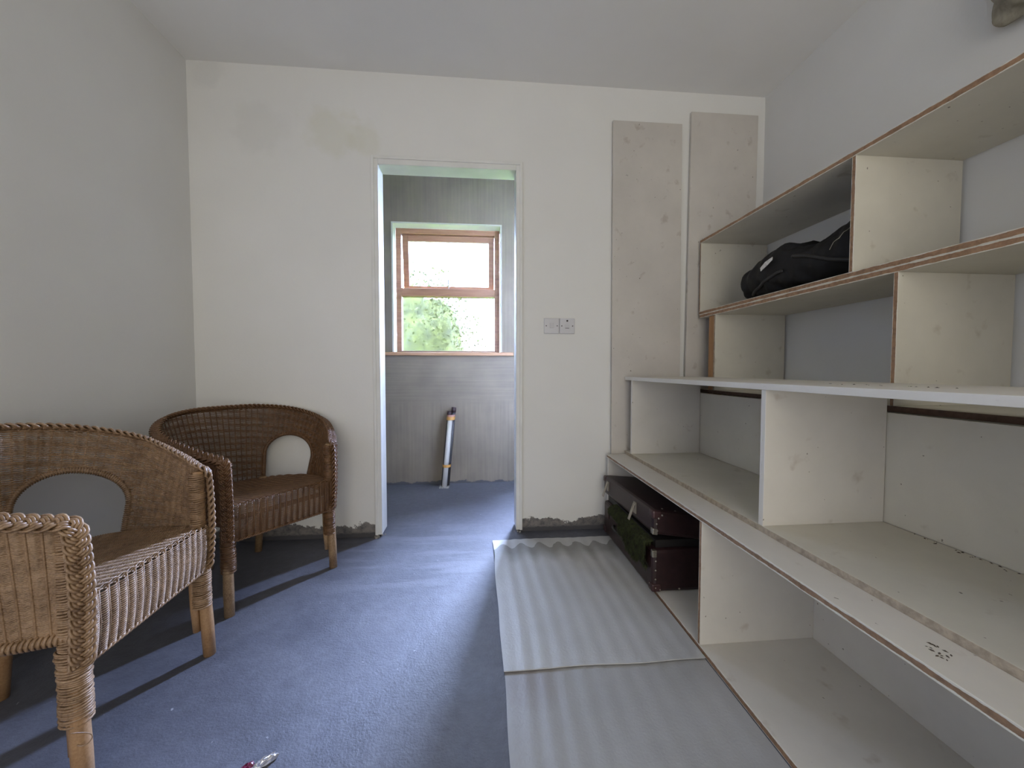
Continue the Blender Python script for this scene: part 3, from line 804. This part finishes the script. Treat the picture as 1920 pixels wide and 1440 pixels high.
# corner patches and brass fittings
for y0, y1 in ((SY0 - .003, SY0 + .035), (SY1 - .035, SY1 + .002)):
    MB().box(SX0 - .003, SX0 + .035, y0, y1, SZ + .003, SZ + .035).build('corner_patch', 'suitcase_trim', su, bevel=.006)
    lidrot(MB().box(SX0 - .005, SX0 + .035, y0 - .002, y1, BZ + LIDH - .036, BZ + LIDH - .002)).build('corner_patch', 'suitcase_trim', lid, bevel=.008)
MB().box(SX0 - .003, SX0 + .016, SY0 - .003, SY0 + .016, BZ - .030, BZ - .002).build('corner_bracket', 'brass_metal', su, bevel=.003)
lidrot(MB().box(SX0 - .005, SX0 + .016, SY0 - .007, SY0 + .014, BZ + .001, BZ + .026)).build('corner_bracket', 'brass_metal', lid, bevel=.003)
def stud(m_, c, ax, r=.0042):
    c = np.array(c, float); n = np.array(ax, float); a_ = np.cross(n, [0.3, .2, .9]); a_ /= np.linalg.norm(a_); b_ = np.cross(n, a_)
    V = []
    for h_, k in ((0, 1), (.5, .85), (.85, .5)):
        for i in range(7):
            an = i * 2 * math.pi / 7; V.append(c + n * r * h_ * .7 + r * k * (a_ * math.cos(an) + b_ * math.sin(an)))
    V.append(c + n * r * .75)
    Fc = [(i + 7 * j, (i + 1) % 7 + 7 * j, (i + 1) % 7 + 7 * (j + 1), i + 7 * (j + 1)) for j in (0, 1) for i in range(7)] + [(14 + i, 14 + (i + 1) % 7, 21) for i in range(7)]
    m_.add(V, Fc)
sm = MB()
for z in (BZ - .018, BZ - .045, BZ - .082, BZ - .118, BZ - .152): stud(sm, (SX0 + .012, SY0 - .001, z), (0, -1, 0))
for x in (SX0 + .03, SX0 + .11, SX0 + .20): stud(sm, (x, SY0 - .001, SZ + .012), (0, -1, 0))
for z in (SZ + .012, SZ + .028): stud(sm, (SX0 - .001, SY0 + .022, z), (-1, 0, 0))
sm.build('stud', 'brass_metal', su, kind='stuff', smooth=True)
sm = MB()
for (x, z) in ((.014, .018), (.012, .045), (.020, .068), (.034, .082)): stud(sm, (SX0 + x, SY0 - .005, BZ + z), (0, -1, 0))
for (x, y) in ((.05, .03), (.10, .02)): stud(sm, (SX0 + x, SY0 + y, BZ + LIDH + .0), (0, 0, 1))
lidrot(sm); sm.build('stud', 'brass_metal', lid, kind='stuff', smooth=True)
for y in (1.605, 1.955):
    lidrot(MB().box(SX0 - .007, SX0 - .001, y - .012, y + .012, BZ + .028, BZ + .078)).build('latch_plate', 'brass_metal', lid, bevel=.001)
    lidrot(MB().add([(SX0 - .006, y - .009, BZ + .070), (SX0 - .006, y + .009, BZ + .070), (SX0 - .030, y + .009, BZ - .004), (SX0 - .030, y - .009, BZ - .004),
                     (SX0 - .010, y - .009, BZ + .071), (SX0 - .010, y + .009, BZ + .071), (SX0 - .034, y + .009, BZ - .002), (SX0 - .034, y - .009, BZ - .002)],
                    [(0, 1, 2, 3), (7, 6, 5, 4), (0, 4, 5, 1), (1, 5, 6, 2), (2, 6, 7, 3), (3, 7, 4, 0)])).build('latch', 'brass_metal', lid, bevel=.001)
    MB().box(SX0 - .004, SX0 + .001, y - .012, y + .012, BZ - .075, BZ - .028).build('latch_catch', 'suitcase_trim', su, bevel=.001)
# dark handle on the front
hy = np.linspace(0, math.pi, 14)
MB().tube(np.stack([SX0 - .004 - .018 * np.sin(hy), 1.80 - .055 * np.cos(hy), np.full(14, BZ - .075)], -1), .007, 8).build('handle', 'suitcase_black', su, smooth=True)
# green shaggy cloth bulging out of the gap and hanging down the front
rng = np.random.RandomState(11); ny, nv = 60, 34; G = np.zeros((ny, nv, 3))
for i in range(ny):
    a = i / (ny - 1); y = 1.47 + .42 * a
    drop = (.095 * math.sin(min(1, a * 1.25 + .12) * math.pi) ** .6 if a < .72 else .095 * math.sin(min(1, .72 * 1.25 + .12) * math.pi) ** .6 * (1 - (a - .72) / .28)) + .012
    drop += .030 * nz((y * 14, 1, 2)) + .014 * nz((y * 45, 3, 2)); drop = max(.004, drop)
    for j in range(nv):
        v = j / (nv - 1)
        if v < .35:
            k = v / .35; x = SX0 + .06 - .075 * k; z = BZ + .028 - .012 * k
        else:
            k = (v - .35) / .65; x = SX0 - .012 - .007 * math.sin(k * math.pi); z = BZ + .016 - drop * k - .016 * k
            if k > .9: x = SX0 - .006
        d = .007 * nz((y * 22, z * 26, 3)) + .004 * nz((y * 60, z * 60, 5))
        G[i, j] = (min(x + d, SX0 - .003) if v > .35 else x, y, z + d * .5)
cl = MB().grid(G); back = G.copy(); back[:, :, 0] += .004; cl.grid(back[::-1])
gc = cl.build('green_cloth', 'green_pile', su, smooth=True, label='mossy green shaggy cloth hanging out')
pm = MB()
for _ in range(14000):
    i, j = rng.randint(1, ny - 1), rng.randint(8, nv - 1); p = G[i, j] + np.array([0, rng.uniform(-.004, .004), rng.uniform(-.003, .003)])
    d = np.array([-.55, rng.normal(0, .5), rng.normal(-.9, .5)]); d /= np.linalg.norm(d); l = rng.uniform(.008, .022); s2 = np.cross(d, [0, 0, 1.]); s2 *= .0009 / max(1e-6, np.linalg.norm(s2))
    q = p + d * l + np.array([0, 0, -l * .3]); pm.add([p - s2, p + s2, q], [(0, 1, 2)])
pm.build('pile', 'green_pile', gc, kind='stuff')

# ------------------------------------------------------------------ black bag on the top shelf
def bag():
    root = empty('duffel_bag', (1.39, 1.50, 1.2212)); tag(root, 'limp black fabric bag with a white tag, lying in the topmost shelf box', 'bag')
    zb = 1.2216; na, nb = 110, 64; y0, y1 = 1.790, 1.192
    G = np.zeros((na, nb, 3))
    for i in range(na):
        a = i / (na - 1); y = y0 + (y1 - y0) * a
        hgt = spline([a], [0, .06, .18, .34, .5, .64, .74, .88, 1.0], [.04, .120, .165, .200, .192, .165, .180, .215, .255])[0]
        wid = spline([a], [0, .06, .18, .5, .8, 1.0], [.05, .15, .175, .175, .165, .15])[0]
        sh = .012 * math.sin(a * 9)
        for j in range(nb):
            th = 2 * math.pi * j / nb; c, s_ = math.cos(th), math.sin(th)
            xx = 1.405 + sh + wid * math.copysign(abs(c) ** .8, c)
            zz = hgt * .5 + hgt * .5 * math.copysign(abs(s_) ** .75, s_)
            p = Vector((xx, y, zb + zz))
            f = .020 * nz((p.x * 7, p.y * 9, p.z * 7)) + .016 * nz((p.x * 18 + p.y * 9, p.y * 22, p.z * 18)) + .006 * (1 - abs(nz((p.x * 26, p.y * 12 + p.z * 22, 3)))) 
            if abs(a - .70) < .06: f -= .012 * (1 - abs(a - .70) / .06)
            G[i, j] = (max(UX + .004, p.x + f * c), y + .012 * nz((p.x * 9, p.y * 4, p.z * 9)), max(zb, p.z + f * s_))
    m_ = MB().grid(np.swapaxes(G, 0, 1), closed_u=True)
    c0 = G[0].mean(0); m_.add(np.vstack([G[0], c0]), [(i, (i + 1) % nb, nb) for i in range(nb)])
    c1 = G[-1].mean(0); m_.add(np.vstack([G[-1], c1]), [((i + 1) % nb, i, nb) for i in range(nb)])
    b = m_.build('body', 'bag_black', root, smooth=True)
    def on(a, j, out=.004):
        p = G[int(a * (na - 1)), j % nb]; c = G[int(a * (na - 1))].mean(0); d = (p - c); d[1] = 0; d /= np.linalg.norm(d); return p + d * out, d
    # white tag
    pts = []
    for (a, j) in ((.36, 31.2), (.41, 30.0), (.475, 28.9), (.475, 29.9), (.43, 31.2), (.37, 32.0)):
        j0 = int(j); p0, d0 = on(a, j0, .012); p1, _ = on(a, j0 + 1, .012); pts.append(p0 + (p1 - p0) * (j - j0))
    pts = np.array(pts); c = pts.mean(0); _, dd = on(.41, 30)
    V = np.vstack([pts, pts + dd * .002]); n = 6
    MB().add(V, [tuple(range(6))[::-1], tuple(range(6, 12))] + [(i, (i + 1) % 6, 6 + (i + 1) % 6, 6 + i) for i in range(6)]).build('tag', 'tag_white', root, label='small white tag')
    # straps
    for (ja, jb, a0, a1) in ((39, 33, .14, .55), (29, 37, .62, .97)):
        path = np.array([on(a0 + (a1 - a0) * k, int(ja + (jb - ja) * k), .002)[0] for k in np.linspace(0, 1, 40)])
        for _ in range(12): path[1:-1] = (path[:-2] + 2 * path[1:-1] + path[2:]) / 4
        MB().tube(path, .0075, 8).build('strap', 'bag_strap', root, smooth=True)
    path = [on(.86 + .12 * k, int(32 - 2 * k), .008)[0] for k in np.linspace(0, 1, 10)]
    MB().tube(path, .0012, 5).build('drawstring', 'cloth_grey', root, smooth=True)
bag()

# ------------------------------------------------------------------ pipes in the back room
pr_ = empty('pipe_bundle', (-.262, 2.93, 0)); tag(pr_, 'taped bundle of white and dark pipes rising from the floor under the window', 'pipe')
bt, tp = np.array((-.262, 2.935, .0)), np.array((-.214, 2.965, .545))
ax_ = (tp - bt) / np.linalg.norm(tp - bt)
def al(k, off=(0, 0, 0)): return bt + ax_ * k + np.array(off)
LP = np.linalg.norm(tp - bt)
MB().tube([al(.008), al(LP)], .0185, 16).build('white_pipe', 'pipe_white', pr_, smooth=True)
for ox, oy, l in ((-.012, .036, LP + .03), (.020, .034, LP + .06)):
    d = MB().tube([al(0, (ox, oy, 0)), al(l, (ox, oy, 0))], .0155, 14).build('dark_pipe', 'pipe_dark', pr_, smooth=True)
    MB().tube([al(l - .035, (ox, oy, 0)), al(l + .004, (ox, oy, 0))], .018, 14).build('end_cap', 'pipe_end', d, smooth=True)
def tape(k, h, m_, r=1.0):
    an = np.linspace(0, 2 * math.pi, 40, endpoint=False)
    rad = np.array([(.024 * math.cos(a), .0215 * math.sin(a)) for a in an])
    loop = []
    for a in an:
        loop.append((.0225 * r * math.cos(a) * (1.45 if True else 1) + .003, .0225 * r * math.sin(a) * 1.75 + .019))
    rings = []
    for s_ in (0, 1): rings.append([al(k + h * s_, (q[0], q[1], 0)) for q in loop])
    mb_ = MB().grid(np.swapaxes(np.array(rings), 0, 1), closed_u=True)
    inner = [[al(k + h * s_, (q[0] * .96, (q[1] - .019) * .96 + .019, 0)) for q in loop] for s_ in (1, 0)]
    mb_.grid(np.swapaxes(np.array(inner), 0, 1), closed_u=True)
    return mb_.build('tape_band', m_, pr_, smooth=True)
tape(.158, .020, 'tape_yellow'); tape(LP - .030, .026, 'tape_yellow'); tape(LP - .004, .014, 'tape_pink', .97)
MB().box(-.300, -.225, 2.915, 2.99, 0, .010).build('floor_patch', 'mortar_debris', pr_, bevel=.004)

# ------------------------------------------------------------------ switch plates
def plate(x0, label, spur):
    z0, s_ = 1.0975, .0845; y = YB
    r = empty('switch_plate', (x0 + s_ / 2, y, z0)); tag(r, label, 'switch', 'switch plates by the doorway')
    pl = MB().box(x0, x0 + s_, y - .009, y, z0, z0 + s_).build('plate', 'switch_plastic', r, bevel=.003)
    cx, cz = x0 + s_ / 2, z0 + s_ / 2
    for sx in (-.0302, .0302):
        MB().tube([(cx + sx, y - .0085, cz), (cx + sx, y - .0098, cz)], .0034, 10).build('screw', 'screw_dark', r)
    if spur:
        MB().tube([(cx, y - .008, z0 + .070), (cx, y - .0115, z0 + .070)], .0052, 12).build('indicator', 'indicator_dark', r)
        MB().box(cx - .011, cx + .011, y - .0105, y - .0085, z0 + .0285, z0 + .0310).build('slot', 'screw_dark', r)
        MB().box(cx - .013, cx + .013, y - .0105, y - .0085, z0 + .033, z0 + .050).build('fuse_cover', 'switch_darker', r, bevel=.0006)
    else:
        MB().box(cx - .011, cx + .011, y - .0125, y - .0085, z0 + .030, z0 + .058).build('rocker', 'switch_darker', r, bevel=.001)
plate(.3585, 'white plastic switch plate with a single rocker, beside the doorway', False)
plate(.4445, 'white plastic plate with a dark indicator dot, right of the rocker switch', True)

# ------------------------------------------------------------------ cloth bundle high on the right wall
G = np.zeros((44, 34, 3))
for i in range(44):
    th = 2 * math.pi * i / 44
    for j in range(34):
        k = j / 33; z = 1.936 + .26 * k
        prof = (.35 + .65 * math.sqrt(max(0, 1 - (1 - min(1, k * 3.0)) ** 2))) * (1 if k < .85 else 1 - .6 * (k - .85) / .15) * (1 if j else .0)
        f = 1 + .16 * math.sin(th * 5 + k * 5) + .10 * nz((math.cos(th) * 2, math.sin(th) * 2, k * 5))
        G[i, j] = (min(XR - .002, XR - .040 + .048 * prof * f * math.cos(th)), 1.000 + .092 * prof * f * math.sin(th), z + (.012 * math.sin(th * 3) if k < .4 else 0))
cb = empty('cloth_bundle', (XR - .05, 1.02, 1.93)); tag(cb, 'crumpled grey-brown cloth hanging high on the right wall, cut by the top corner', 'cloth')
MB().grid(G, closed_u=True).build('folds', 'cloth_grey', cb, smooth=True)
MB().tube([(XR - .115, .985, 1.955), (XR - .120, .975, 1.985), (XR - .112, .97, 2.02)], [.010, .017, .012], 10).build('dark_spot', 'gap_dark', cb, smooth=True, label='dark spot')  # solid dark lump marking a dark spot on the cloth
MB().tube([(XR - .04, 1.02, 2.18), (XR + .01, 1.02, 2.19)], .005, 8).build('nail', 'screw_dark', cb)

# ------------------------------------------------------------------ litter and crumbs
lt = empty('crumpled_wrapper', (-.498, .885, 0)); tag(lt, 'small crumpled maroon and silver wrapper on the concrete floor', 'litter')
def crumple(c, r, sq, seed, m_, name, stretch=(1, 1, 1), rz=0):
    rg = np.random.RandomState(seed); G = np.zeros((14, 9, 3)); cr, sr = math.cos(rz), math.sin(rz)
    for i in range(14):
        for j in range(9):
            th, ph = 2 * math.pi * i / 14, math.pi * j / 8
            k = r * (1 + sq * rg.uniform(-1, 1))
            if j in (0, 8): k = r
            x, y, z = k * math.cos(th) * math.sin(ph) * stretch[0], k * math.sin(th) * math.sin(ph) * stretch[1], -k * math.cos(ph) * stretch[2]
            G[i, j] = (c[0] + cr * x - sr * y, c[1] + sr * x + cr * y, max(.0004, c[2] + z))
    return MB().grid(G, closed_u=True).build(name, m_, lt)
crumple((-.515, .872, .008), .014, .35, 1, 'wrapper_maroon', 'maroon_foil', (1, 1, .8))
crumple((-.484, .893, .007), .013, .3, 2, 'wrapper_silver', 'silver_foil', (1.9, .45, .7), .75)
crumple((-.494, .884, .010), .010, .35, 4, 'wrapper_silver', 'silver_foil', (1.6, .5, .9), 1.0)
crumple((-.502, .868, .006), .011, .35, 6, 'wrapper_silver', 'silver_foil', (1.5, .8, .7), .3)
# dark crumbs lying on the shelf boards
rg = np.random.RandomState(21)
def crumbs(x0, x1, y0, y1, z, n, label, r=(.0012, .003)):
    m_ = MB()
    for _ in range(n):
        x, y, q = rg.uniform(x0, x1), rg.uniform(y0, y1), rg.uniform(*r); a = rg.uniform(0, 6)
        V = [(x + q * k * math.cos(a + t), y + q * k2 * math.sin(a + t), z) for t, k, k2 in ((0, 1.6, 1.6), (1.6, .8, .8), (3.1, 1.7, 1.7), (4.6, .7, .7))] + [(x, y, z + q * .7)]
        m_.add(V, [(0, 1, 4), (1, 2, 4), (2, 3, 4), (3, 0, 4), (3, 2, 1, 0)])
    return tag(m_.build('plaster_crumbs', 'crumb'), label, 'crumbs', kind='stuff')
crumbs(.74, .77, .535, .575, LZ, 16, 'cluster of dark crumbs on the front of the low shelf top')
crumbs(1.165, 1.183, .72, .95, MZ0 + T, 22, 'line of dark crumbs along the back of the middle shelf')
crumbs(.95, 1.0, .70, 1.0, MZ1, 14, 'dark crumbs on the white shelf top')
